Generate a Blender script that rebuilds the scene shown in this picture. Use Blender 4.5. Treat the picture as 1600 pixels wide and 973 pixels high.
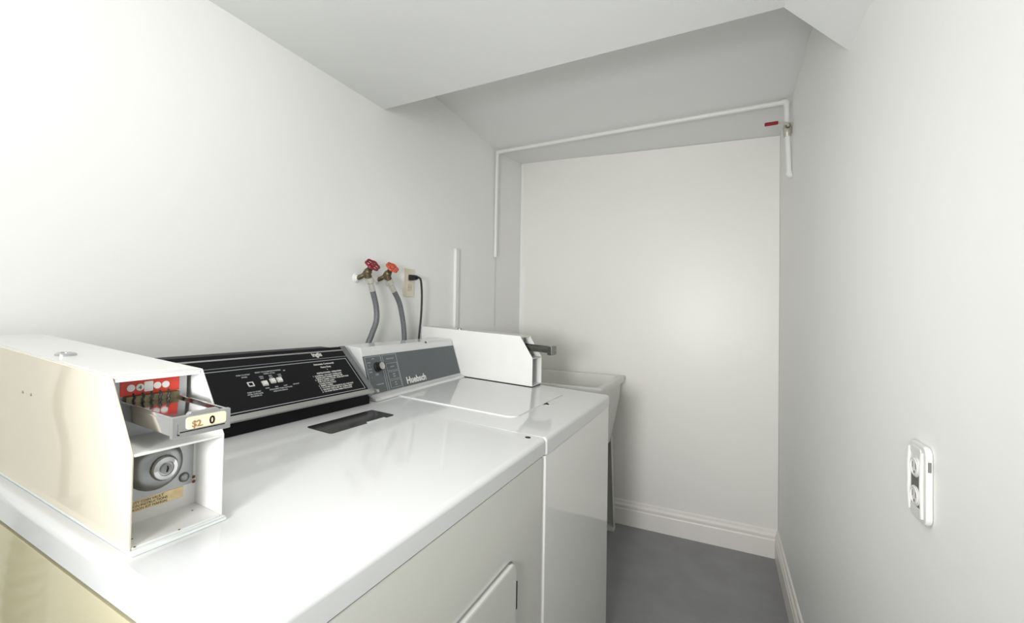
import bpy, bmesh, math, random
from mathutils import Vector, Matrix
PI = math.pi
sc = bpy.context.scene
col = sc.collection
for o in list(bpy.data.objects): bpy.data.objects.remove(o)

# ------------------------------------------------------------------ camera
W, H = 1600.0, 973.0
F_PX, PX, PY = 690.29, 770.51, 480.5
YAW, PITCH, ROLL, CAM_H = 0.4752, 0.0167, 0.0167, 1.1945
cd = bpy.data.cameras.new('camera'); co = bpy.data.objects.new('camera', cd); col.objects.link(co)
fwd = Vector((-math.sin(YAW), math.cos(YAW), 0)); rgt = Vector((math.cos(YAW), math.sin(YAW), 0)); upv = Vector((0, 0, 1))
fwd, upv = fwd*math.cos(PITCH)+upv*math.sin(PITCH), upv*math.cos(PITCH)-fwd*math.sin(PITCH)
rgt, upv = rgt*math.cos(ROLL)+upv*math.sin(ROLL), upv*math.cos(ROLL)-rgt*math.sin(ROLL)
mw = Matrix((rgt, upv, -fwd)).transposed().to_4x4(); mw.translation = Vector((0, 0, CAM_H))
co.matrix_world = mw
cd.sensor_fit = 'HORIZONTAL'; cd.sensor_width = 36; cd.lens = F_PX/W*36
cd.shift_x = (W/2-PX)/W; cd.shift_y = (PY-H/2)/W
cd.clip_start = 0.02; cd.clip_end = 50
sc.camera = co
# ------------------------------------------------------------------ world, lamps, exposure
wd = bpy.data.worlds.new('world'); sc.world = wd; wd.use_nodes = True
wd.node_tree.nodes['Background'].inputs[0].default_value = (1, 1, 1, 1)
wd.node_tree.nodes['Background'].inputs[1].default_value = 0.05
sc.view_settings.view_transform = 'Standard'; sc.view_settings.look = 'None'
sc.view_settings.exposure = 0.10; sc.view_settings.gamma = 1.0; sc.view_settings.use_curve_mapping = False
def area(name, loc, target, sx, sy, power, colr, shape='RECTANGLE'):
    l = bpy.data.lights.new(name, 'AREA'); l.shape = shape; l.size = sx; l.size_y = sy; l.energy = power; l.color = colr
    o = bpy.data.objects.new(name, l); col.objects.link(o); o.location = loc
    o.rotation_euler = (Vector(target)-Vector(loc)).to_track_quat('-Z', 'Y').to_euler(); return o
pl = bpy.data.lights.new('ceiling_lamp', 'POINT'); pl.energy = 7.4; pl.shadow_soft_size = 0.12; pl.color = (1, 0.99, 0.97)
po = bpy.data.objects.new('ceiling_lamp', pl); col.objects.link(po); po.location = (-0.42, 0.20, 1.77)
area('fill_light_behind_camera', (-0.25, -1.45, 1.25), (-0.40, 2.0, 1.30), 0.70, 0.90, 11.0, (0.99, 0.992, 1.0))  # soft fill added behind the camera; the wall there has no opening
def spot(name, loc, target, ang, blend, power, rad, colr=(1, 1, 1)):
    l = bpy.data.lights.new(name, 'SPOT'); l.spot_size = math.radians(ang); l.spot_blend = blend; l.energy = power; l.shadow_soft_size = rad; l.color = colr
    o = bpy.data.objects.new(name, l); col.objects.link(o); o.location = loc
    o.rotation_euler = (Vector(target)-Vector(loc)).to_track_quat('-Z', 'Y').to_euler(); return o
spot('camera_flash', (-0.20, -0.50, 1.20), (-0.38, 2.4, 1.15), 68, 1.0, 94.0, 0.13)

# ------------------------------------------------------------------ materials
def lin(c):
    return tuple((v/12.92 if v <= .04045 else ((v+.055)/1.055)**2.4) for v in (x/255 for x in c))
MATS = {}
def mat(name, rgb, rough=.5, metal=0., spec=.5, bump=0., bscale=200., vary=0., vscale=3., coat=0., bdist=.001, emit=None):
    if name in MATS: return MATS[name]
    m = bpy.data.materials.new(name); m.use_nodes = True; nt = m.node_tree; b = nt.nodes['Principled BSDF']
    c = lin(rgb)
    b.inputs['Base Color'].default_value = (*c, 1); b.inputs['Roughness'].default_value = rough
    b.inputs['Metallic'].default_value = metal; b.inputs['Specular IOR Level'].default_value = spec
    b.inputs['Coat Weight'].default_value = coat
    tc = nt.nodes.new('ShaderNodeTexCoord')
    if vary:
        n = nt.nodes.new('ShaderNodeTexNoise'); n.inputs['Scale'].default_value = vscale; n.inputs['Detail'].default_value = 5
        nt.links.new(tc.outputs['Object'], n.inputs['Vector'])
        r = nt.nodes.new('ShaderNodeValToRGB'); r.color_ramp.elements[0].position = .3; r.color_ramp.elements[1].position = .7
        r.color_ramp.elements[0].color = (*[x*(1-vary) for x in c], 1); r.color_ramp.elements[1].color = (*[min(1, x*(1+vary)) for x in c], 1)
        nt.links.new(n.outputs['Fac'], r.inputs['Fac']); nt.links.new(r.outputs['Color'], b.inputs['Base Color'])
    if bump:
        n = nt.nodes.new('ShaderNodeTexNoise'); n.inputs['Scale'].default_value = bscale; n.inputs['Detail'].default_value = 4
        nt.links.new(tc.outputs['Object'], n.inputs['Vector'])
        bp = nt.nodes.new('ShaderNodeBump'); bp.inputs['Strength'].default_value = bump; bp.inputs['Distance'].default_value = bdist
        nt.links.new(n.outputs['Fac'], bp.inputs['Height']); nt.links.new(bp.outputs['Normal'], b.inputs['Normal'])
    MATS[name] = m; return m
M = dict(
    wall=mat('wall_paint', (246, 247, 244), .48, spec=.3, bump=.25, bscale=14, bdist=.004, vary=.01, vscale=2),
    wallback=mat('back_wall_gloss_paint', (243, 241, 235), .38, spec=.5, bump=.3, bscale=9, bdist=.004, vary=.012, vscale=2.5),
    ceil=mat('ceiling_paint', (245, 246, 245), .7, spec=.2, bump=.12, bscale=120, bdist=.001),
    base=mat('baseboard_paint', (246, 243, 236), .35, bump=.15, bscale=40, vary=.02, vscale=8),
    floor=mat('grey_floor_paint', (146, 146, 149), .42, spec=.35, bump=.3, bscale=60, bdist=.001, vary=.08, vscale=7),
    enamel=mat('white_enamel', (214, 215, 215), .08, spec=.5, bump=.03, bscale=12, bdist=.002),
    enamel3=mat('white_enamel_washer_front', (234, 234, 230), .05, spec=.6, bump=.03, bscale=10, bdist=.002),
    enamel2=mat('white_enamel_front', (212, 212, 205), .08, spec=.5, bump=.03, bscale=10, bdist=.002),
    cream=mat('yellowed_enamel', (204, 196, 162), .05, spec=.6, vary=.025, vscale=5, bump=.04, bscale=8, bdist=.003),
    boxcream=mat('cream_box_paint', (216, 208, 189), .05, spec=.6, vary=.015, vscale=6, bump=.04, bscale=5, bdist=.002),
    boxwhite=mat('white_box_paint', (218, 218, 215), .3, vary=.012, vscale=20),
    gasket=mat('pale_gasket', (226, 231, 228), .25),
    steel=mat('brushed_steel', (146, 148, 149), .3, 1., bump=.08, bscale=300, vary=.06, vscale=30),
    zinc=mat('zinc_plate', (170, 172, 174), .42, .85, vary=.08, vscale=25),
    darkchrome=mat('chrome_dark_reflection', (112, 112, 108), .25, 1., vary=.15, vscale=60),  # chrome with its dark reflections put into the colour, for the far slide
    chrome=mat('chrome', (200, 200, 202), .1, 1., vary=.03, vscale=40),
    alum=mat('silver_trim', (196, 196, 194), .3, .8),
    black=mat('black_panel', (26, 26, 29), .5, spec=.12),
    blackm=mat('matte_black_plastic', (18, 18, 21), .5, spec=.15),
    darkgap=mat('dark_recess', (20, 20, 20), .8),
    lint=mat('dark_smoked_plate', (46, 46, 48), .14, spec=.6),
    grey=mat('grey_control_panel', (98, 102, 104), .5, spec=.2, vary=.02, vscale=30),
    print=mat('white_print', (226, 226, 222), .5),
    greyprint=mat('pale_grey_print', (178, 182, 182), .5),
    fadedprint=mat('faded_print', (150, 116, 66), .6),
    darkprint=mat('dark_print', (70, 52, 30), .6),
    red=mat('red_label', (208, 62, 44), .4, vary=.06, vscale=60),
    darkred=mat('dark_red_handle', (128, 34, 48), .4, vary=.12, vscale=120),
    orange=mat('orange_red_handle', (198, 86, 60), .4, vary=.12, vscale=120),
    lever=mat('red_vinyl_lever', (140, 28, 38), .35),
    sticker=mat('worn_paper_sticker', (226, 206, 160), .6, vary=.16, vscale=70),
    price=mat('worn_price_sticker', (226, 212, 180), .6, vary=.16, vscale=90),
    brass=mat('dull_brass', (112, 104, 80), .42, .7, bump=.3, bscale=300, vary=.2, vscale=80),
    galv=mat('pale_coupling', (196, 194, 184), .38, .5, vary=.08, vscale=80),
    pipe=mat('white_painted_pipe', (236, 236, 232), .35, bump=.15, bscale=60),
    plastic=mat('white_plastic', (226, 226, 222), .35),
    ivory=mat('ivory_outlet_plastic', (228, 222, 202), .4),
    ivory2=mat('ivory_receptacle', (214, 204, 186), .4),
    rubber=mat('black_rubber', (18, 18, 19), .5),
    ventgrey=mat('grey_corrugated_plastic', (170, 172, 170), .4),
    tub=mat('tub_polymer', (222, 222, 216), .35, vary=.02, vscale=6),
    tubleg=mat('grey_tub_leg', (206, 206, 202), .45, .3),
    yoke=mat('grey_yoke', (112, 112, 110), .5, .3, bump=.2, bscale=300),
    slot=mat('outlet_slot', (120, 116, 110), .7),
    rust=mat('rust_spot', (104, 70, 40), .7),
)
def braid():
    m = bpy.data.materials.new('braided_grey_hose'); m.use_nodes = True; nt = m.node_tree; b = nt.nodes['Principled BSDF']
    tc = nt.nodes.new('ShaderNodeTexCoord'); v = nt.nodes.new('ShaderNodeTexVoronoi'); v.inputs['Scale'].default_value = 420
    nt.links.new(tc.outputs['Object'], v.inputs['Vector'])
    r = nt.nodes.new('ShaderNodeValToRGB'); r.color_ramp.elements[0].color = (*lin((128, 130, 132)), 1); r.color_ramp.elements[1].color = (*lin((84, 86, 90)), 1)
    nt.links.new(v.outputs['Distance'], r.inputs['Fac']); nt.links.new(r.outputs['Color'], b.inputs['Base Color'])
    bp = nt.nodes.new('ShaderNodeBump'); bp.inputs['Strength'].default_value = .5; bp.inputs['Distance'].default_value = .001
    nt.links.new(v.outputs['Distance'], bp.inputs['Height']); nt.links.new(bp.outputs['Normal'], b.inputs['Normal'])
    b.inputs['Roughness'].default_value = .42; b.inputs['Metallic'].default_value = .25; return m
M['hose'] = braid()

# ------------------------------------------------------------------ mesh helpers (world coordinates; obj() makes them local)
class MB:
    def __init__(s): s.bm = bmesh.new()
    def box(s, x0, x1, y0, y1, z0, z1, bev=0., seg=2, mtx=None):
        b = bmesh.new(); bmesh.ops.create_cube(b, size=1)
        for v in b.verts: v.co = Vector(((x0+x1)/2+v.co.x*(x1-x0), (y0+y1)/2+v.co.y*(y1-y0), (z0+z1)/2+v.co.z*(z1-z0)))
        if bev: bmesh.ops.bevel(b, geom=b.edges[:], offset=bev, segments=seg, affect='EDGES', profile=.5)
        return s._join(b, mtx)
    def _join(s, b, mtx=None):
        if mtx: bmesh.ops.transform(b, matrix=mtx, verts=b.verts)
        m = bpy.data.meshes.new('t'); b.to_mesh(m); b.free(); s.bm.from_mesh(m); bpy.data.meshes.remove(m); return s
    def prism(s, poly, a, bb, axis='y', bev=0., seg=2, mtx=None):
        """poly: list of 2D points extruded along axis from a to bb. axis y: (x,z); x: (y,z); z: (x,y)"""
        b = bmesh.new()
        f = {'y': lambda p, t: (p[0], t, p[1]), 'x': lambda p, t: (t, p[0], p[1]), 'z': lambda p, t: (p[0], p[1], t)}[axis]
        v0 = [b.verts.new(f(p, a)) for p in poly]; v1 = [b.verts.new(f(p, bb)) for p in poly]; n = len(poly)
        b.faces.new(v0); b.faces.new(v1[::-1])
        for i in range(n): b.faces.new((v0[i], v1[i], v1[(i+1) % n], v0[(i+1) % n]))
        bmesh.ops.recalc_face_normals(b, faces=b.faces[:])
        if bev: bmesh.ops.bevel(b, geom=b.edges[:], offset=bev, segments=seg, affect='EDGES', profile=.5)
        return s._join(b, mtx)
    def rrect(s, u0, u1, v0, v1, r, a, bb, axis, bev=0., n=5, mtx=None):
        pts = []
        for cx, cy, st in ((u1-r, v1-r, 0), (u0+r, v1-r, 90), (u0+r, v0+r, 180), (u1-r, v0+r, 270)):
            for k in range(n+1):
                t = math.radians(st+90*k/n); pts.append((cx+r*math.cos(t), cy+r*math.sin(t)))
        b = MB(); b.prism(pts, a, bb, axis)
        if bev:
            es = [e for e in b.bm.edges if len(e.link_faces) == 2 and sum(len(f.verts) > 4 for f in e.link_faces) == 1]
            bmesh.ops.bevel(b.bm, geom=es, offset=bev, segments=2, affect='EDGES', profile=.5)
        return s._join(b.bm, mtx)
    def lathe(s, prof, origin, axis, n=24):
        """prof: [(r, h)] around axis through origin"""
        b = bmesh.new(); q = Vector((0, 0, 1)).rotation_difference(Vector(axis).normalized()).to_matrix(); o = Vector(origin); rings = []
        for r, h in prof:
            if r < 1e-6: rings.append([b.verts.new(o+q @ Vector((0, 0, h)))])
            else: rings.append([b.verts.new(o+q @ Vector((r*math.cos(2*PI*k/n), r*math.sin(2*PI*k/n), h))) for k in range(n)])
        for A, B in zip(rings, rings[1:]):
            for k in range(n):
                k2 = (k+1) % n
                if len(A) == 1 and len(B) == 1: continue
                if len(A) == 1: b.faces.new((A[0], B[k], B[k2]))
                elif len(B) == 1: b.faces.new((A[k], B[0], A[k2]))
                else: b.faces.new((A[k], B[k], B[k2], A[k2]))
        if len(rings[0]) > 1: b.faces.new(rings[0][::-1])
        if len(rings[-1]) > 1: b.faces.new(rings[-1])
        bmesh.ops.recalc_face_normals(b, faces=b.faces[:])
        return s._join(b)
    def tube(s, pts, r, n=12, smooth=6, cap=True):
        P = [Vector(p) for p in pts]
        if smooth and len(P) > 2:
            Q = []; E = [P[0]*2-P[1]]+P+[P[-1]*2-P[-2]]
            for i in range(1, len(E)-2):
                for k in range(smooth):
                    t = k/smooth; a, b_, c, d = E[i-1], E[i], E[i+1], E[i+2]
                    Q.append(.5*((2*b_)+(c-a)*t+(2*a-5*b_+4*c-d)*t*t+(-a+3*b_-3*c+d)*t**3))
            P = Q+[P[-1]]
        b = bmesh.new(); rings = []; prev = None
        for i, p in enumerate(P):
            t = (P[min(i+1, len(P)-1)]-P[max(i-1, 0)]).normalized()
            if prev is None: u = t.orthogonal().normalized()
            else: u = (prev-t*prev.dot(t)).normalized()
            prev = u; w = t.cross(u); rr = r[i] if isinstance(r, list) else r
            rings.append([b.verts.new(p+(u*math.cos(2*PI*k/n)+w*math.sin(2*PI*k/n))*rr) for k in range(n)])
        for A, B in zip(rings, rings[1:]):
            for k in range(n): b.faces.new((A[k], A[(k+1) % n], B[(k+1) % n], B[k]))
        if cap: b.faces.new(rings[0][::-1]); b.faces.new(rings[-1])
        bmesh.ops.recalc_face_normals(b, faces=b.faces[:])
        return s._join(b)
    def faces(s, verts, fs):
        b = bmesh.new(); vs = [b.verts.new(v) for v in verts]
        for f in fs: b.faces.new([vs[i] for i in f])
        return s._join(b)
    def text(s, txt, size, place, align='LEFT', ext=.0003, sx=1., bold=0.):
        cu = bpy.data.curves.new('t', 'FONT'); cu.body = txt; cu.size = size; cu.align_x = align; cu.align_y = 'BOTTOM_BASELINE'
        cu.resolution_u = 2; cu.extrude = ext; cu.offset = bold; cu.space_line = 1.0
        o = bpy.data.objects.new('t', cu); m = bpy.data.meshes.new_from_object(o)
        bpy.data.objects.remove(o); bpy.data.curves.remove(cu)
        b = bmesh.new(); b.from_mesh(m); bpy.data.meshes.remove(m)
        for v in b.verts: v.co = place(v.co.x*sx, v.co.y, v.co.z)
        return s._join(b)
def obj(name, mb, material, parent=None, smooth=True, fn=None, label=None, kind=None):
    bm = mb.bm
    if fn:
        for v in bm.verts: v.co = fn(v.co)
    if parent:
        root = parent
        while root.parent: root = root.parent
        off = root.location.copy()
        for v in bm.verts: v.co -= off
    me = bpy.data.meshes.new(name); bm.to_mesh(me); bm.free()
    me.materials.append(material)
    if smooth:
        me.shade_smooth()
        try: me.set_sharp_from_angle(angle=math.radians(38))
        except Exception: pass
    o = bpy.data.objects.new(name, me); col.objects.link(o)
    if smooth: w = o.modifiers.new('normals', 'WEIGHTED_NORMAL'); w.keep_sharp = True; w.weight = 90
    if parent: o.parent = parent
    if label: o['label'] = label
    if kind: o['kind'] = kind
    return o
def thing(name, label, cat, loc, group=None):
    o = bpy.data.objects.new(name, None); col.objects.link(o); o.location = loc; o.empty_display_size = .05
    o['label'] = label; o['category'] = cat
    if group: o['group'] = group
    return o
def tag(o, label, cat, group=None):
    o['label'] = label; o['category'] = cat
    if group: o['group'] = group
    return o
def stuff(o): o['kind'] = 'stuff'; return o
def struct(name, mb, m, parent=None, smooth=False):
    return obj(name, mb, m, parent, smooth, kind='structure')

# ------------------------------------------------------------------ room shell
LX, RX, BY = -1.156, 0.2653, 2.655       # left wall, right wall, back wall
FY = -1.70                               # wall behind the camera
EY = 1.302                               # edge of the low ceiling
CZ, UZ = 1.978, 2.165                    # low ceiling, recess ceiling
YP = 2.262                               # where the recess ceiling meets the end strip
struct('floor', MB().box(LX-.1, RX+.1, FY-.1, BY+.1, -.06, 0), M['floor'])
# left wall with the end strip beyond the old corner slightly set out
b = MB().prism([(LX-.1, FY-.1), (LX, FY-.1), (LX, YP), (LX-.012, YP+.004), (LX-.016, BY), (LX-.016, BY+.1), (LX-.1, BY+.1)], 0, 2.4, 'z')
struct('wall_left', b, M['wall'])
struct('wall_right', MB().box(RX, RX+.1, FY-.1, BY+.1, 0, 2.4), M['wall'])
struct('wall_back', MB().box(LX-.1, RX+.1, BY, BY+.1, 0, 2.4), M['wall'])
struct('wall_front', MB().box(LX-.1, RX+.1, FY-.1, FY, 0, 2.4), M['wall'])
# low ceiling with its slanted right-hand corner, ending at EY
b = MB().prism([(LX-.05, CZ), (.136, CZ), (RX+.02, 1.8129), (RX+.05, 2.45), (LX-.05, 2.45)], FY-.05, EY, 'y')
struct('ceiling', b, M['ceil'])
# recess ceiling beyond, sloping gently down to the pipe, then the dropped end strip
b = MB().faces([(LX-.05, EY-.02, 2.20), (RX+.05, EY-.02, 2.20), (RX+.05, YP, 2.142), (LX-.05, YP, 2.142),
                (RX+.05, YP, 2.40), (LX-.05, YP, 2.40), (RX+.05, EY-.02, 2.40), (LX-.05, EY-.02, 2.40)],
               [(0, 1, 2, 3), (3, 2, 4, 5), (5, 4, 6, 7), (7, 6, 1, 0), (0, 3, 5, 7), (1, 6, 4, 2)])
bmesh.ops.recalc_face_normals(b.bm, faces=b.bm.faces[:])
struct('trim_1', b, M['ceil'])
b = MB(); NX = 16; vs = []
for k in range(NX+1):
    f = k/NX; x = LX-.05+(RX-LX+.1)*f; zb = 2.196+(2.132-2.196)*f
    vs += [(x, YP, 2.146), (x, BY+.02, zb), (x, BY+.02, 2.40), (x, YP, 2.40)]
fs = [(3, 2, 1, 0), (4*NX, 4*NX+1, 4*NX+2, 4*NX+3)]
for k in range(NX):
    for m in range(4): fs.append((4*k+m, 4*k+(m+1) % 4, 4*k+4+(m+1) % 4, 4*k+4+m))
b.faces(vs, fs)
bmesh.ops.recalc_face_normals(b.bm, faces=b.bm.faces[:])
struct('trim_2', b, M['ceil'], smooth=True)
# glossy painted panel covering the end wall, with a stepped left edge
b = MB().prism([(-1.166, .0), (-1.121, .0), (-1.121, .93), (-1.133, 1.05), (-1.135, 1.515), (-1.152, 1.522), (-1.156, 2.192), (RX-.001, 2.130), (RX-.001, .0)][1:], BY-.006, BY+.01, 'y')
struct('trim_3', b, M['wallback'])
# baseboards with a moulded two-step profile
def bb_prof(t):  # (offset from wall, z)
    return [(0, 0), (.015, 0), (.0155, .088), (.0125, .094), (.0125, .100), (.014, .104), (.014, .112), (.008, .122), (.0065, .134), (.003, .139), (0, .139)]
struct('baseboard_back', MB().prism([(BY-.006-a, z) for a, z in bb_prof(0)], -1.12, RX, 'x'), M['base'])
b = MB().prism([(RX-a, z) for a, z in bb_prof(0)], FY, BY-.006, 'y')
struct('baseboard_right', b, M['base'])

# ------------------------------------------------------------------ machines: both slope gently down towards the aisle
FX = -0.3475
def shear(s):
    return lambda c: Vector((c.x, c.y, c.z+s*(FX-c.x)*min(1., max(0., c.z/.92))))
SD, SW = shear(.058), shear(.055)
T0 = .92
def worktop(x0, x1, y0, y1, z0, z1, r, left_round):
    mb = MB(); mb.box(x0, x1, y0, y1, z0, z1); bm = mb.bm
    def pick(e):
        a, b = e.verts[0].co, e.verts[1].co; m = (a+b)/2
        top, fr, lf, rg = abs(m.z-z1) < 1e-5, abs(m.x-x1) < 1e-5, abs(m.y-y0) < 1e-5, abs(m.y-y1) < 1e-5
        if top and (fr or (abs(m.x-x1) < .02 and m.y < y0+.02 and not left_round)): return True
        if left_round: return (top and lf) or (fr and lf)
        return (fr and rg) or (top and rg)
    if not left_round: bmesh.ops.bevel(bm, geom=[e for e in bm.edges if abs(e.verts[0].co.x-x1)+abs(e.verts[1].co.x-x1)+abs(e.verts[0].co.y-y0)+abs(e.verts[1].co.y-y0) < 1e-5], offset=.014, segments=5, affect='EDGES', profile=.5)
    bmesh.ops.bevel(bm, geom=[e for e in bm.edges if pick(e)], offset=r, segments=4, affect='EDGES', profile=.5)
    es = [e for e in bm.edges if len(e.link_faces) == 2 and e.calc_face_angle() > 1.0]
    bmesh.ops.bevel(bm, geom=es, offset=.0012, segments=1, affect='EDGES', profile=.5)
    return mb
# ---- dryer
D0, D1 = .228, .936
dry = thing('dryer', 'white clothes dryer with black sloped control panel, nearest machine with cream left side', 'dryer', (-.68, .582, 0))
obj('cabinet', MB().box(-1.015, FX-.002, D0+.004, D1-.001, .03, .8815, .006), M['enamel2'], dry, fn=SD)
obj('side_panel', MB().box(-1.012, FX-.012, D0+.001, D0+.006, .035, .878, .001), M['cream'], dry, fn=SD, label='yellowed cream left side panel')
obj('worktop', worktop(-1.03, FX, D0, D1+.004, .8835, T0, .010, True), M['enamel'], dry, fn=SD)
for x in (-.96, -.42):
    for y in (D0+.07, D1-.07):
        obj('foot', MB().lathe([(.018, 0), (.018, .012), (.01, .014), (.01, .04)], (x, y, 0), (0, 0, 1), 12), M['rubber'], dry)
dr = obj('door', MB().rrect(.300, .781, .14, .729, .022, FX-.003, FX+.0075, 'x', .0055), M['enamel2'], dry)
obj('hinge', MB().box(FX-.002, FX+.0045, .7800, .7890, .632, .684, .0005), M['blackm'], dr, label='dark hinge')
obj('hinge', MB().box(FX-.002, FX+.0035, .7815, .7855, .20, .25, .0005), M['blackm'], dr, label='dark hinge')
obj('door_gap', MB().rrect(.298, .7835, .138, .7315, .024, FX-.0025, FX-.0015, 'x'), M['zinc'], dry)
obj('hole_plug', MB().lathe([(.0065, 0), (.0065, .0006), (.004, .0012), (0, .0012)], (-.381, .921, T0), (0, 0, 1), 16), M['rubber'], dry, fn=SD, label='small black plug')
lc = obj('lint_cover', MB().rrect(-.792, -.718, .668, .870, .006, T0-.001, T0+.0015, 'z', .0008), M['lint'], dry, fn=SD, label='dark smoked lint screen cover')
obj('finger_notch', MB().box(-.722, -.714, .775, .835, T0, T0+.0022, .0008), M['enamel'], lc, fn=SD)
# console: wedge with 45 degree face
b0, b1 = Vector((-.837, 0, .9546)), Vector((-.949, 0, 1.060))
ud = (b1-b0).normalized(); nd = Vector((ud.z, 0, -ud.x))
CY0, CY1 = .350, .909
prof = [(-.842, .9546), (-.842, .9445), (-.857, .9445), (-.862, .9205), (-1.028, .9205), (-1.028, 1.058), (-.957, 1.062), (-.951, 1.060)]
con = obj('console', MB().prism([(-.862, .9205), (-1.028, .9205), (-1.028, 1.056), (-.953, 1.058), (-.843, .9546), (-.843, .9455)], CY0, CY1, 'y', .001), M['blackm'], dry, fn=SD)
def fp(y, t, h=0.):
    p = b0+ud*t+nd*h; return Vector((p.x, y, p.z))
def slab(mb, y0, y1, t0, t1, h0, h1, place=fp):
    v = [place(y0, t0, h0), place(y1, t0, h0), place(y1, t1, h0), place(y0, t1, h0), place(y0, t0, h1), place(y1, t0, h1), place(y1, t1, h1), place(y0, t1, h1)]
    mb.faces(v, [(3, 2, 1, 0), (4, 5, 6, 7), (0, 1, 5, 4), (1, 2, 6, 5), (2, 3, 7, 6), (3, 0, 4, 7)]); return mb
fpn = obj('face_panel', slab(MB(), CY0, CY1, .006, .157, -.001, .0015), M['black'], con, False, fn=SD, label='black control face')
obj('trim_strip', slab(slab(MB(), CY0, CY1+.014, -.005, .007, -.003, .003), CY0, CY1, .1425, .1462, .001, .0028), M['alum'], con, False, fn=SD, label='silver trim strips')
e = MB()
slab(e, CY1, CY1+.019, -.004, .160, -.02, .001)
for k in range(5): slab(e, CY1+.0005+k*.004, CY1+.0025+k*.004, -.002, .158, .001, .003)
obj('end_cap', e, M['zinc'], con, False, fn=SD, label='ribbed grey end cap')
obj('kick_strip', MB().box(-.850, -.8435, CY0, CY1+.008, .9205, .9475, .001), M['blackm'], con, fn=SD)
obj('corner_clip', MB().prism([(-.846, .945), (-.828, .951), (-.832, .958), (-.846, .958)], CY1+.021, CY1+.031, 'y', .001), M['alum'], con, fn=SD, label='small pale corner clip')
def frame(mb, y0, y1, t0, t1, w, h0, h1, place):
    slab(mb, y0, y1, t0, t0+w, h0, h1, place); slab(mb, y0, y1, t1-w, t1, h0, h1, place)
    slab(mb, y0, y0+w, t0, t1, h0, h1, place); slab(mb, y1-w, y1, t0, t1, h0, h1, place)
e = MB(); frame(e, CY0+.02, .902, .0120, .1160, .0014, .0014, .0019, fp); slab(e, CY0, CY1, .1225, .1233, .0014, .0019)
slab(e, .790, .850, .1300, .1306, .0014, .0019) if False else None
obj('border_line', e, M['greyprint'], con, False, fn=SD, label='thin white border lines')
def txt(mb, s, y, t, size, align='CENTER', sx=1., bold=.00012, place=fp, h=.0016):
    return mb.text(s, size, lambda x, yy, z: place(y+x, t+yy, h+z), align, .00015, sx, bold)
obj('brand_logo', txt(MB(), 'Inglis', .8165, .1310, .0185, sx=.86, bold=.0004), M['print'], con, False, fn=SD, label='white maker name lettering')
e = MB()
txt(e, 'Automatic Commercial', .8205, .1035, .0072, sx=.95)
txt(e, 'Heavy Duty', .8205, .0935, .0072, sx=.95)
slab(e, .8195, .8215, .0865, .0885, .0014, .0019)
txt(e, 'INSTRUCTIONS \u2022 OPERATING', .8215, .0765, .0062, sx=.95)
rows = ['1  LOADING - DO NOT OVERLOAD', '   CLEAN LINT SCREEN BEFORE USE', '2  SELECT FABRIC CYCLE - PUSH BUTTON', '   FOR TYPE OF LOAD', '   CLOSE DOOR FULLY', '3  INSERT COINS',
        '4  TO START PUSH SLIDE IN ALL THE WAY', '5  DRYING TIME IS SET BY COINS USED', '6  TO STOP DRYER OPEN THE DOOR']
for k, r in enumerate(rows): txt(e, r, .7655, (.0695-.0059*k), .0054, 'LEFT', 1.06)
stuff(obj('printed_text', e, M['print'], con, False, fn=SD, label='small white operating instructions'))
e = MB()
txt(e, 'PUSH TO START', .600, .0985, .0042); txt(e, 'DRYER', .600, .0925, .0042)
txt(e, 'SELECT CYCLE BEFORE STARTING', .6600, .1010, .0042); txt(e, 'FABRIC CYCLE', .660, .0955, .0042)
for k, s in enumerate(('HIGH', 'MED', 'LOW')):
    txt(e, s, .637+k*.0225, .0890, .004); txt(e, s, .637+k*.0225, .0575, .004)
    txt(e, 'HEAT', .637+k*.0225, .0845, .0036)
txt(e, 'AIR', .700, .0985, .004)
txt(e, 'PERMANENT PRESS COTTONS', .668, .0520, .0042); txt(e, 'DELICATE FABRICS', .664, .0465, .0042); txt(e, 'AIR FLUFF', .710, .0575, .0038)
txt(e, 'PUSH TO START', .604, .0525, .0042); txt(e, 'AFTER COIN SLIDE', .604, .0475, .0042); txt(e, 'IS PUSHED IN', .604, .0425, .0042)
stuff(obj('button_text', e, M['greyprint'], con, False, fn=SD, label='small grey button captions'))
def button(name, y, t, m, lab, w=.0122, hgt=.0125, ph=.006):
    e = MB(); c = [(-w/2, -hgt/2), (w/2, -hgt/2), (w/2, hgt/2), (-w/2, hgt/2)]
    slab(e, y-w/2, y+w/2, t-hgt/2, t+hgt/2, .0005, ph*.6)
    slab(e, y-w/2+.0012, y+w/2-.0012, t-hgt/2+.0012, t+hgt/2-.0012, ph*.6, ph)
    return obj(name, e, m, con, False, fn=SD, label=lab)
for y, t in ((.6366, .0710), (.6573, .0748), (.6745, .0750)): button('push_button', y, t, M['plastic'], 'white push button')
button('start_button', .6055, .0742, M['blackm'], 'black push button in a white frame', .008, .007, .004)
e = MB(); frame(e, .5985, .6125, .0682, .0800, .0024, .0012, .0024, fp); obj('button_frame', e, M['print'], con, False, fn=SD)

vh = MB(); P = []; R_ = []
for k in range(121):
    f = k/120; P.append((-1.085+.012*math.sin(f*5), .115+.020*math.sin(f*7), .84-.80*f)); R_.append(.026+(.0035 if k % 4 < 2 else 0))
vh.tube(P, R_, 12, 0)
obj('vent_hose', vh, M['ventgrey'], dry, label='grey corrugated hose')
obj('supply_cord', MB().tube([(-1.157, .14, 1.36), (-1.145, .135, 1.335), (-1.130, .118, 1.22), (-1.120, .100, 1.12), (-1.112, .120, 1.02), (-1.105, .108, .93), (-1.09, .115, .83)], .0075, 8, 8), M['hose'], dry, label='grey cord')

obj('cord_flange', MB().lathe([(.022, 0), (.021, .004), (.010, .006)], (LX, .14, 1.36), (1, 0, 0), 16), M['ivory'], dry, label='ivory wall flange of the cord')

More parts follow.
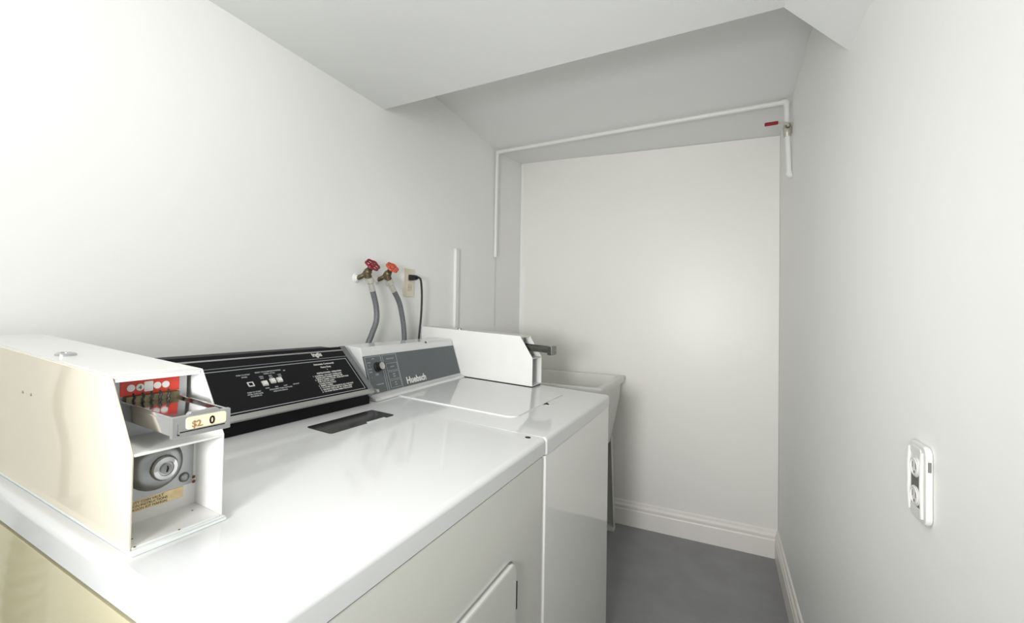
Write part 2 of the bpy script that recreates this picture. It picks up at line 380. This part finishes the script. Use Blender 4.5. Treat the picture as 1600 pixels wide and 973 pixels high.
# ---- washer
W0, W1 = .947, 1.583
was = thing('washer', 'white top-loading washer with grey control panel, beside the laundry tub', 'washer', (-.68, 1.265, 0))
cb = MB().box(-1.015, FX-.001, W0-.005, W1-.001, .03, .8785)
bmesh.ops.bevel(cb.bm, geom=[e for e in cb.bm.edges if abs(e.verts[0].co.z-e.verts[1].co.z) > .1 and e.verts[0].co.x > -.5 and e.verts[0].co.y < W0+.1], offset=.013, segments=5, affect='EDGES', profile=.5)
bmesh.ops.bevel(cb.bm, geom=[e for e in cb.bm.edges if len(e.link_faces) == 2 and e.calc_face_angle() > 1.0], offset=.003, segments=2, affect='EDGES', profile=.5)
obj('cabinet', cb, M['enamel3'], was, fn=SW)
obj('worktop', worktop(-1.03, FX+.002, W0-.006, W1, .8805, T0, .010, False), M['enamel'], was, fn=SW)
for x in (-.96, -.42):
    for y in (W0+.07, W1-.07):
        obj('foot', MB().lathe([(.018, 0), (.018, .012), (.01, .014), (.01, .04)], (x, y, 0), (0, 0, 1), 12), M['rubber'], was)
lid = obj('lid', MB().rrect(-.872, -.473, 1.050, 1.468, .03, T0-.004, T0+.0035, 'z', .002, 8), M['enamel'], was, fn=SW)
obj('lid_handle', MB().rrect(-.4715, -.4530, 1.262, 1.335, .006, T0-.001, T0+.0012, 'z', .0008), M['enamel2'], lid, fn=SW)
obj('handle_slot', MB().prism([(-.4735, 1.262), (-.4715, 1.290), (-.4600, 1.275), (-.4560, 1.262)], T0+.001, T0+.0017, 'z'), M['darkgap'], lid, fn=SW, label='dark finger slot')
c0 = Vector((-.866, .945, .9310)); c1 = Vector((-.903, .945, 1.0395)); ew = Vector((-.036, .54, 0)).normalized()
uw = (c1-c0).normalized(); nw = ew.cross(uw).normalized()
if nw.x < 0: nw = -nw
def wp(a, t, h=0.): return c0+ew*a+uw*t+nw*h
wcon = MB()
def wskew(c): return Vector((c.x-.0667*(c.y-.945), c.y, c.z))
wcon.prism([(-.845, .9205), (-1.000, .9205), (-1.000, 1.060), (-.985, 1.064), (-.915, 1.064), (-.9075, 1.058), (-.905, 1.045), (-.8668, .9315), (-.850, .928)], .948, 1.4835, 'y', .003, 2)
for v in wcon.bm.verts: v.co = wskew(v.co)
wc = obj('console', wcon, M['enamel'], was, fn=SW)
pan = obj('control_panel', slab(MB(), .004, .535, .005, .1145, -.001, .0022, wp), M['grey'], wc, False, fn=SW, label='grey control panel')
e = MB()
frame(e, .008, .0790, .0045, .1115, .0010, .002, .0026, wp); frame(e, .0865, .1560, .0045, .1115, .0010, .002, .0026, wp)
for t0, t1 in ((.062, .085), (.036, .059), (.011, .033)): frame(e, .0975, .1520, t0, t1, .0008, .002, .0026, wp)
obj('border_line', e, M['greyprint'], pan, False, fn=SW)
obj('brand_logo', txt(MB(), 'Huebsch', .180, .0125, .0295, 'LEFT', 1.10, .0009, wp, .0024), M['print'], pan, False, fn=SW, label='white maker name lettering')
e = MB()
def wt(s, a, t, size, al='CENTER'): txt(e, s, a, t, size, al, 1., 0., wp, .0023)
wt('HOT', .044, .1025, .0055); wt('COLD', .022, .093, .0050); wt('WARM', .022, .074, .0050); wt('PERM', .022, .0655, .0050); wt('1', .022, .050, .006); wt('2', .022, .0840, .006)
wt('OFF', .047, .055, .008); wt('TEMPERATURE', .050, .0275, .0050); wt('WASH CYCLE', .122, .0965, .0060)
wt('NORMAL', .125, .0720, .0050); wt('PERM', .125, .0490, .0050); wt('PRESS', .125, .0420, .0050); wt('DELI-', .125, .0240, .0050); wt('CATE', .125, .0170, .0050)
stuff(obj('printed_text', e, M['greyprint'], pan, False, fn=SW))
ko = c0+ew*.054+uw*.079+nw*.002
kn = obj('selector_knob', MB().lathe([(.0145, 0), (.0145, .004), (.0125, .006), (.012, .018), (.0105, .0195), (0, .0195)], ko, nw, 20), M['rubber'], wc, fn=SW, label='black selector knob')
obj('knob_face', MB().lathe([(.0108, .0185), (.0108, .0205), (.0095, .0215), (0, .0215)], ko, nw, 20), M['alum'], kn, fn=SW, label='pale grey face of the knob')
obj('lock_plug', MB().lathe([(.0055, 0), (.0055, .002), (0, .0022)], (-.934, 1.293, 1.0585), (.94, 0, .35), 14), M['rubber'], wc, fn=SW, label='small black plug')

# ------------------------------------------------------------------ coin boxes (sheet-metal housing, shelf, slide, lock plate)
def coin_box(name, label, y0, y1, xf, sh, cream, base_y):
    g = .0045
    zb, zt, zs = T0+g, 1.1025, 1.0265
    xt, xb = xf-.050, -1.095
    root = thing(name, label, 'coin box', ((xf+xb)/2, (y0+y1)/2, T0+.058*.45), 'coin boxes on the machines')
    th = .003
    prof = [(xf, zb), (xf, zs), (xt, zt), (xb, zt), (xb, zb)]
    side = obj('side_panel', MB().prism(prof, y0, y0+th, 'y', .0008, 1), M['boxcream'] if cream else M['boxwhite'], root, fn=sh, label='glossy cream side' if cream else None)
    obj('side_panel', MB().prism(prof, y1-th, y1, 'y', .0008, 1), M['boxwhite'], root, fn=sh)
    e = MB().box(xb, xt+.001, y0+th, y1-th, zt-.003, zt, .0008, 1)
    e.prism([(xt+.0022, zt-.0060), (xt-.0005, zt-.001), (xt-.004, zt-.003), (xt+.0002, zt-.0060)], y0+th+.001, y1-th-.001, 'y')
    if cream: e.prism([(xb, zt-.0005), (xb, zt+.0006), (xt-.02, zt+.0006), (xt-.02, zt-.0005)], y0+.006, y1-.006, 'y')
    obj('top_panel', e, M['boxwhite'], root, fn=sh)
    obj('bottom_panel', MB().box(xf-.075, xf, y0+th, y1-th, zb, zb+th, .0006, 1), M['boxwhite'], root, fn=sh)
    obj('shelf', MB().box(xf-.075, xf, y0+th, y1-th, zs-th, zs, .0006, 1), M['boxwhite'], root, fn=sh)
    obj('back_panel', MB().box(xf-.058, xf-.055, y0+th, y1-th, zb+th, zs-th), M['boxwhite'], root, fn=sh)
    if cream: obj('gasket', MB().box(xb+.01, xf+.006, y0+.001, y1+.002, T0, T0+g, .001, 1), M['gasket'], root, fn=sh, label='pale gasket under the box')
    else: obj('gasket', MB().box(xb+.01, xf-.002, y0+.002, y1-.002, T0, T0+g, .001, 1), M['rubber'], root, fn=sh, label='thin gasket under the box, coloured dark as its shadow gap')  # black colour here paints the shadow line beneath the white box
    # upper coin mechanism
    xp = xf-.068
    mech = obj('coin_plate', MB().box(xp-.003, xp, y0+.004, y1-.010, zs, zt-.004), M['zinc'], root, fn=sh, label='grey steel coin plate')
    # slide
    ys0, ys1, zz0, zz1, xe = y0+.0165, y1-.0235, zs+.0235, zs+.0445, xf+(.047 if cream else .066)
    sl = MB()
    sl.box(xp, xe-.004, ys0, ys1, zz0, zz1-.003, .0018, 2)
    sl.box(xp, xe-.004, ys0, ys0+.0025, zz1-.004, zz1, .0006, 1); sl.box(xp, xe-.004, ys1-.0025, ys1, zz1-.004, zz1, .0006, 1)
    sl = obj('coin_slide', sl, M['chrome'] if cream else M['darkchrome'], root, fn=sh, label='chrome push-in coin slide')
    cg = 0. if cream else .006
    e = MB().box(xe-(.006 if cream else .016), xe, ys0-.001, ys1+.001, zz0-.0015-cg, zz1+.0005+cg*.4, .001, 2)
    e.box(xe, xe+.0012, ys0+.004, ys1-.002, zz0+.002, zz0+.0032); e.box(xe, xe+.0012, ys0+.004, ys0+.0055, zz0+.002, zz1-.007)
    e.prism([(ys0+.014, zz1), (ys0+.017, zz1+.0035), (ys1-.014, zz1+.0035), (ys1-.010, zz1)], xe-.006, xe-.0005, 'x', .0004, 1)
    obj('end_cap', e, M['chrome'] if cream else M['darkchrome'], sl, fn=sh, label='chrome end cap of the slide')
    if cream:
        st = obj('price_sticker', MB().rrect(ys0+.012, ys1-.005, zz0+.0065, zz1-.0015, .003, xe-.0002, xe+.0006, 'x'), M['price'], sl, fn=sh, label='worn yellowed price sticker')
        pl_ = lambda x, y, z: Vector((xe+.0008+z, ys0+.0175+x, zz0+.0080+y))
        e = MB(); e.text('$2.', .0100, pl_, 'LEFT', .0001, .95, .0002)
        stuff(obj('price_print', e, M['fadedprint'], sl, False, fn=sh, label='faded brown price lettering'))
        e = MB(); e.text('0', .0125, lambda x, y, z: pl_(x+.0185, y, z), 'LEFT', .0001, 1.0, .0003)
        obj('price_digit', e, M['blackm'], sl, False, fn=sh, label='black digit')
        obj('slot_mark', MB().box(xe-.0002, xe+.0005, ys0+.006, ys1-.006, zz0+.0042, zz0+.0052), M['blackm'], sl, fn=sh)
        # red label with five coin discs and five coin slots
        yy = [y0+.0275+k*.0093 for k in range(5)]
        obj('coin_label', MB().box(xp, xp+.0008, y0+.017, y1-.0195, zs+.0490, zs+.0672), M['red'], mech, fn=sh, label='red label with coin pictures')
        for k, y in enumerate(yy):
            if k == 2: obj('coin_disc', MB().rrect(y-.0050, y+.0045, zs+.0518, zs+.0640, .0012, xp+.0006, xp+.0014, 'x'), M['print'], mech, fn=sh, label='white square')
            else: obj('coin_disc', MB().lathe([(.0042, 0), (.0042, .0006), (0, .0006)], (xp+.0008, y, zs+.0578), (1, 0, 0), 16), M['print'], mech, fn=sh, label='white coin picture')
        e = MB(); e.text('4', .006, lambda x, y, z: Vector((xp+.0016+z, yy[1]+x, zs+.0556+y)), 'CENTER', .0001, 1., .0003)
        obj('coin_print', e, M['slot'], mech, False, fn=sh)
        obj('slot_block', MB().box(xp, xp+.008, y0+.020, y1-.022, zs+.0405, zs+.0490, .001), M['brass'], mech, fn=sh, label='dull brass slot block')
        for k, y in enumerate(yy):
            obj('coin_slot', MB().tube([(xp+.0086, y-.0012, zs+.0530), (xp+.0089, y+.0010, zs+.0480), (xp+.0089, y-.0006, zs+.0442), (xp+.0098, y+.0014, zs+.0400)], .0012, 6, 3), M['rubber'], mech, fn=sh)
    # lower lock plate
    xl = xf-.0545
    lp = obj('lock_plate', MB().box(xl-.002, xl, y0+.004, y1-.0065, zb+.030, zs-th-.0005), M['zinc'], root, fn=sh, label='zinc lock plate')
    yc, zc = y0+.049, zb+.066
    obj('lock_dome', MB().lathe([(.0305, 0), (.0300, .003), (.0270, .0085), (.0225, .0120), (.016, .0138), (0, .0142)], (xl, yc, zc), (1, 0, 0), 32), M['steel'], lp, fn=sh, label='round steel lock dome')
    cyl = obj('lock_cylinder', MB().lathe([(.0150, .010), (.0150, .016), (.0130, .019), (.0085, .0200), (.0080, .0190), (0, .0190)], (xl, yc+.003, zc-.001), (1, 0, 0), 28), M['chrome'], lp, fn=sh, label='chrome lock cylinder')
    obj('lock_core', MB().lathe([(.0062, .0186), (.0062, .0210), (.0055, .0214), (0, .0214)], (xl, yc+.003, zc-.001), (1, 0, 0), 20), M['steel'], lp, fn=sh)
    obj('keyhole', MB().prism([(yc+.0018, zc-.0045), (yc+.0036, zc-.0050), (yc+.0050, zc-.001), (yc+.0040, zc+.0022), (yc+.0025, zc+.0030), (yc+.0030, zc)], xl+.0206, xl+.0217, 'x'), M['darkgap'], lp, fn=sh, label='dark keyhole')
    for dy, dz in ((.0825, .0405), (.0790, .0940)):
        obj('rivet', MB().lathe([(.0062, 0), (.0056, .0022), (.0035, .0040), (0, .0046)], (xl, y0+dy, zb+dz), (1, 0, 0), 16), M['steel'], lp, fn=sh, label='domed steel rivet')
    if cream:
        obj('instruction_sticker', MB().box(xl-.0015, xl+.0004, y0+.004, y0+.082, zb+.0160, zb+.0292), M['sticker'], root, fn=sh, label='torn yellowed paper sticker')
        e = MB()
        for k, s in enumerate(('FOR CAPACITY COIN VAULT', 'INSTALLATION INSTRUCTIONS', 'SEE CONVERSION KIT MANUAL')):
            e.text(s, .0042, lambda x, y, z, k=k: Vector((xl+.0006+z, y0+.0055+x, zb+.0252-.0040*k+y)), 'LEFT', .0001, .98)
        stuff(obj('printed_text', e, M['darkprint'], root, False, fn=sh))
        for y, z in ((y1-.0058, zb+.037), (y1-.0055, zb+.031)):
            obj('rust_spot', MB().lathe([(.0022, 0), (.0015, .0006), (0, .0008)], (xl, y, z), (1, 0, 0), 8), M['rust'], root, fn=sh)
        for y, x in ((y0+.083, xf-.035), (y0+.05, xf-.0005), (y0+.006, xf-.0005), (y0+.012, xf-.02)):
            obj('rust_spot', MB().lathe([(.0013, 0), (.0010, .0004), (0, .0005)], (x, y, zb+th), (0, 0, 1), 8), M['rust'], root, fn=sh)
        for x, z in ((-.844, 1.0505), (-.817, 1.0510)):
            obj('side_screw', MB().lathe([(.0022, 0), (.0018, .0008), (0, .0010)], (x, y0, z), (0, -1, 0), 10), M['zinc'], root, fn=sh)
        kx, ky = -.800, y0+.028
        obj('top_lock', MB().lathe([(.0115, 0), (.0115, .0025), (.0095, .0040), (.006, .0042), (.0055, .0030), (0, .0030)], (kx, ky, zt+.0004), (0, 0, 1), 24), M['chrome'], root, fn=sh, label='round chrome lock on top')
    else:
        obj('side_plate', MB().rrect(-.985, -.945, zt-.030, zt-.012, .003, y0-.0006, y0+.0004, 'y', .0003), M['boxwhite'], root, fn=sh)
        obj('top_lock', MB().lathe([(.009, 0), (.009, .003), (.007, .0045), (0, .0045)], (-.93, y0+.03, zt), (0, 0, 1), 16), M['zinc'], root, fn=sh)
    return root
coin_box('coin_box', 'cream coin box with red coin label and price sticker, nearest, on the dryer', .245, .345, -.556, SD, True, 0)
coin_box('coin_box', 'plain white coin box at the far end of the grey control panel, on the washer', 1.4875, 1.580, -.602, SW, False, 0)

# ------------------------------------------------------------------ wall fittings on the left wall
def valve(y, z, m, label, hlabel, hx, wheel_r):
    root = thing('hose_faucet', label, 'faucet', (LX, y, z), 'hose faucets on the left wall')
    obj('escutcheon', MB().lathe([(.017, 0), (.016, .003), (.011, .006), (.0095, .012)], (LX, y-.012, z-.018), (1, 0, 0), 20), M['pipe'], root, label='white painted wall flange')
    c = Vector((LX+.041, y, z))
    b = MB().tube([(LX+.008, y-.012, z-.018), (LX+.022, y-.008, z-.012), c], .0085, 12, 4)
    b.lathe([(.0, -.017), (.012, -.016), (.0145, -.006), (.0145, .006), (.012, .014), (.0085, .017)], c, (.72, -.12, .68), 14)
    b.lathe([(.0115, 0), (.0115, .007), (.008, .008)], c+Vector((.72, -.12, .68)).normalized()*.013, (.72, -.12, .68), 6)
    b.tube([c, c+Vector((.014, -.006, -.012)), c+Vector((.024, -.012, -.026))], .010, 12, 4)
    obj('body', b, M['brass'], root, label='dull brass valve body')
    ax = Vector((.72, -.12, .68)).normalized()
    obj('stem', MB().tube([c+ax*.015, c+ax*hx], .0032, 8, 0), M['brass'], root)
    hw = MB(); q = Vector((0, 0, 1)).rotation_difference(ax).to_matrix(); hc = c+ax*hx
    # scalloped wheel: rim with six lobes, hub and spokes
    ring = []
    for k in range(37):
        t = 2*PI*k/36; r = wheel_r*(1+.09*math.cos(6*t)); ring.append(hc+q @ Vector((r*math.cos(t), r*math.sin(t), 0)))
    hw.tube(ring, .0042, 8, 0, False); hw.lathe([(.009, -.004), (.009, .003), (.006, .006), (0, .006)], hc, ax, 16)
    for k in range(3):
        t = PI*k/3+.5; d = q @ Vector((math.cos(t), math.sin(t), 0)); hw.tube([hc-d*wheel_r, hc, hc+d*wheel_r], .0034, 6, 0)
    obj('handle', hw, m, root, label=hlabel)
    return c
cv1 = valve(1.186, 1.336, M['darkred'], 'dull brass hose faucet with dark red wheel handle, left of the two', 'dark red scalloped wheel handle', .040, .0235)
cv2 = valve(1.291, 1.338, M['orange'], 'dull brass hose faucet with orange-red wheel handle, between hose and outlet', 'orange-red scalloped wheel handle', .040, .0215)
def hose(pts, label):
    root = thing('water_hose', label, 'hose', pts[0], 'braided water hoses')
    P = [Vector(p) for p in pts]; d = (P[1]-P[0]).normalized()
    obj('coupling', MB().lathe([(.011, -.006), (.0150, -.005), (.0155, .003), (.0155, .010), (.0125, .012), (.0115, .013)], P[0], d, 16), M['galv'], root, label='pale ribbed hose coupling')
    obj('ferrule', MB().tube([P[0]+d*.012, P[0]+d*.026, P[0]+d*.042], .0108, 14, 0), M['galv'], root)
    obj('braided_tube', MB().tube([P[0]+d*.034]+P[1:], .0098, 14, 8), M['hose'], root, label='grey braided tube')
hose([(-1.090, 1.171, 1.3105), (-1.090, 1.185, 1.280), (-1.090, 1.207, 1.222), (-1.090, 1.211, 1.169), (-1.090, 1.189, 1.120), (-1.092, 1.171, 1.075), (-1.094, 1.166, .98), (-1.08, 1.18, .80)], 'grey braided water hose bowed in an S below the dark red faucet handle')
hose([(-1.090, 1.2755, 1.310), (-1.090, 1.295, 1.286), (-1.090, 1.332, 1.241), (-1.090, 1.3525, 1.189), (-1.090, 1.366, 1.132), (-1.092, 1.372, 1.075), (-1.094, 1.372, .98), (-1.08, 1.36, .80)], 'grey braided water hose curving down below the orange-red faucet handle')
# outlet on the left wall and the black cord
ro = thing('wall_outlet', 'ivory duplex outlet on the left wall with a black plug in it', 'outlet', (LX, 1.472, 1.323), 'wall outlets')
obj('cover_plate', MB().rrect(1.437, 1.507, 1.265, 1.381, .004, LX, LX+.005, 'x', .0015), M['ivory'], ro)
for z in (1.343, 1.303):
    r_ = obj('receptacle', MB().rrect(1.4555, 1.4885, z-.0145, z+.0145, .010, LX+.004, LX+.0068, 'x', .0006), M['ivory2'], ro)
    for dy in (-.0065, .0065): obj('slot', MB().box(LX+.0062, LX+.0071, 1.472+dy-.0009, 1.472+dy+.0009, z-.003, z+.005), M['slot'], r_)
obj('screw', MB().lathe([(.003, 0), (.002, .001), (0, .0012)], (LX+.005, 1.472, 1.323), (1, 0, 0), 10), M['ivory2'], ro)
rc = thing('power_cord', 'black power cord hanging from the left wall outlet behind the washer', 'cord', (LX+.007, 1.47, 1.343))
obj('plug', MB().prism([(LX+.0072, 1.332), (LX+.036, 1.334), (LX+.044, 1.340), (LX+.044, 1.349), (LX+.036, 1.354), (LX+.0072, 1.356)], 1.462, 1.484, 'y', .003), M['rubber'], rc, label='black moulded plug')
obj('cable', MB().tube([(LX+.042, 1.4735, 1.345), (LX+.052, 1.473, 1.343), (-1.096, 1.477, 1.330), (-1.100, 1.4905, 1.275), (-1.104, 1.4945, 1.195), (-1.106, 1.4890, 1.128), (-1.106, 1.4835, 1.078), (-1.108, 1.48, .96), (-1.10, 1.45, .80)], .0042, 10, 8), M['rubber'], rc)
# white raceway on the left wall
t = thing('cable_raceway', 'narrow white vertical raceway strip on the left wall behind the white coin box', 'raceway', (LX, 1.833, .9))
obj('channel', MB().box(LX, LX+.017, 1.817, 1.846, .90, 1.512, .004), M['pipe'], t)
obj('end_cap', MB().box(LX, LX+.0175, 1.816, 1.847, 1.506, 1.515, .002), M['plastic'], t)

# ------------------------------------------------------------------ water pipe along the recess
pr_ = .0105
t = thing('water_pipe', 'thin white painted water pipe running along the recess ceiling to the right wall', 'pipe', (RX-.02, 2.23, 1.8))
obj('pipe_run', MB().tube([(LX+.018, 2.236, 2.124), (-.45, 2.236, 2.1265), (.243, 2.236, 2.127)], pr_, 14, 0), M['pipe'], t)
obj('drop_pipe', MB().tube([(LX+.0165, 2.236, 2.110), (LX+.012, 2.240, 1.9), (LX+.010, 2.244, 1.525)], .0095, 12, 0), M['pipe'], t, label='vertical pipe on the left wall')
obj('riser', MB().tube([(.2455, 2.233, 2.115), (.2470, 2.231, 2.02), (.2520, 2.229, 1.90), (.2545, 2.228, 1.822)], pr_, 14, 0), M['pipe'], t, label='vertical pipe with the valve')
for c, d1, d2 in (((.246, 2.236, 2.1275), (-1, 0, 0), (0, 0, -1)), ((LX+.0165, 2.236, 2.1245), (1, 0, 0), (0, 0, -1)), ((.2546, 2.228, 1.808), (0, 0, 1), (1, -.25, -.1))):
    c, d1, d2 = Vector(c), Vector(d1).normalized(), Vector(d2).normalized(); L_ = .020 if c.x < .25 else .016
    obj('elbow', MB().tube([c+d1*L_, c+d1*.006, c+d2*.006, c+d2*L_*.8], .0128 if c.x > 0 else .0115, 14, 4), M['pipe'], t)
vb = MB().lathe([(.0125, -.030), (.0140, -.026), (.0140, -.018), (.0165, -.014), (.0165, .010), (.0140, .014), (.0140, .024), (.0122, .028)], (.2480, 2.231, 2.005), (0, 0, 1), 14)
vb.lathe([(.0075, 0), (.0075, .022), (.005, .024), (.005, .030), (0, .030)], (.2480, 2.231, 2.012), (0, -1, 0), 12)
vv = obj('ball_valve', vb, M['galv'], t, label='silver ball valve')
hv = MB().prism([(.250, 2.013), (.250, 2.027), (.225, 2.034), (.205, 2.036), (.205, 2.026), (.225, 2.023)], 2.2035, 2.2060, 'y')
obj('lever_arm', hv, M['galv'], vv)
obj('lever_grip', MB().rrect(.163, .213, 2.0235, 2.0385, .004, 2.2010, 2.2085, 'y', .0015), M['lever'], vv, label='red vinyl lever grip')
obj('packing_nut', MB().lathe([(.0095, 0), (.0095, .006), (0, .006)], (.2480, 2.211, 2.012), (0, -1, 0), 6), M['brass'], vv)

# ------------------------------------------------------------------ outlet on the right wall
t = thing('wall_outlet', 'thick white duplex outlet with ribbed cover and grey centre on the right wall', 'outlet', (RX, .862, .963), 'wall outlets')
X0 = RX-.009
obj('cover_plate', MB().rrect(.8300, .8930, .9070, 1.0185, .013, X0, RX, 'x', .0035, 6), M['plastic'], t)
obj('yoke', MB().rrect(.8460, .8790, .9245, .990, .004, X0-.0008, X0+.002, 'x'), M['yoke'], t, label='grey metal centre strip')
obj('raised_rib', MB().tube([(X0, .8850, .916), (X0-.001, .8865, .945), (X0-.001, .8855, .963), (X0-.001, .8865, .982), (X0, .8850, 1.009)], .0026, 8, 5), M['plastic'], t)
obj('raised_rib', MB().tube([(X0, .8400, .916), (X0-.001, .8395, .945), (X0-.001, .8405, .963), (X0-.001, .8395, .982), (X0, .8400, 1.009)], .0026, 8, 5), M['plastic'], t)
for z0, z1 in ((1.0000, 1.0125), (.9130, .9270)): obj('end_pad', MB().rrect(.8440, .8820, z0, z1, .004, X0-.0012, X0+.002, 'x', .0008), M['plastic'], t)
for z in (.9830, .9415):
    r_ = obj('receptacle', MB().rrect(.8475, .8775, z-.0140, z+.0140, .012, X0-.0022, X0+.001, 'x', .0008, 7), M['plastic'], t)
    obj('receptacle_rim', MB().tube([(X0-.0023, .8625+.0125*math.cos(a), z+.0115*math.sin(a)) for a in [2*PI*k/24 for k in range(25)]], .0012, 6, 0, False), M['plastic'], r_)
    for dy in (-.006, .006): obj('slot', MB().box(X0-.0026, X0-.0018, .8625+dy-.0008, .8625+dy+.0008, z-.002, z+.0065), M['slot'], r_)
    obj('slot', MB().lathe([(.0022, 0), (.0022, .0005), (0, .0005)], (X0-.0021, .8625, z-.0075), (-1, 0, 0), 10), M['slot'], r_)
obj('side_latch', MB().box(.2590, .2625, .8290, .8310, .9850, .9990), M['slot'], t, label='small dark latch slot on the side')

# ------------------------------------------------------------------ laundry tub behind the washer
t = thing('laundry_tub', 'white floor-standing laundry tub in the corner behind the washer', 'laundry tub', (-.76, 2.32, 0))
x0, x1, y0, y1, zr = -1.05, -.480, 2.045, 2.600, .862
def ring(mb, z, ins, r, n=5):
    P = []
    X0_, X1_, Y0_, Y1_ = x0+ins, x1-ins, y0+ins, y1-ins
    for cx, cy, st in ((X1_-r, Y1_-r, 0), (X0_+r, Y1_-r, 90), (X0_+r, Y0_+r, 180), (X1_-r, Y0_+r, 270)):
        for k in range(n+1):
            a = math.radians(st+90*k/n); P.append(mb.verts.new((cx+r*math.cos(a), cy+r*math.sin(a), z)))
    return P
b = MB(); bm = b.bm
R_ = [ring(bm, zr-.36, .062, .03), ring(bm, zr-.11, .021, .03), ring(bm, zr-.040, .018, .03), ring(bm, zr-.034, .004, .02), ring(bm, zr-.008, 0, .015), ring(bm, zr, .004, .015),
      ring(bm, zr, .030, .03), ring(bm, zr-.012, .036, .03), ring(bm, zr-.32, .085, .05)]
for A, B in zip(R_, R_[1:]):
    n = len(A)
    for k in range(n): bm.faces.new((A[k], A[(k+1) % n], B[(k+1) % n], B[k]))
bm.faces.new(R_[0][::-1]); bm.faces.new(R_[-1])
bmesh.ops.recalc_face_normals(bm, faces=bm.faces[:])
obj('basin', b, M['tub'], t)
for sx, sy in ((1, 1), (1, -1), (-1, 1), (-1, -1)):
    cx, cy = (x0+x1)/2, (y0+y1)/2; hx, hy = (x1-x0)/2, (y1-y0)/2
    P = lambda f, z, dx=0, dy=0: Vector((cx+sx*(hx*f+dx), cy+sy*(hy*f+dy), z))
    e = MB(); top, bot = .80, .86; w = .042; th = .003
    v = []
    for z, f in ((.02, bot), (.530, top)):
        v += [P(f, z), P(f, z, -w), P(f, z, -w, -th), P(f, z, -th, -th), P(f, z, -th, -w), P(f, z, 0, -w)]
    e.faces(v, [(0, 1, 7, 6), (1, 2, 8, 7), (2, 3, 9, 8), (3, 4, 10, 9), (4, 5, 11, 10), (5, 0, 6, 11), (0, 5, 4, 3, 2, 1), (6, 7, 8, 9, 10, 11)])
    bmesh.ops.recalc_face_normals(e.bm, faces=e.bm.faces[:])
    lg = obj('leg', e, M['tubleg'], t, False)
    f0 = P(bot, 0)
    obj('foot', MB().box(min(f0.x, f0.x-sx*w)-.001, max(f0.x, f0.x-sx*w)+.001, min(f0.y, f0.y-sy*w)-.001, max(f0.y, f0.y-sy*w)+.001, 0, .022, .002), M['plastic'], lg)
obj('drain', MB().tube([(-.76, 2.32, .52), (-.76, 2.32, .30), (-.76, 2.36, .22), (-.76, 2.42, .30), (-.76, 2.60, .32)], .02, 12, 6), M['plastic'], t)
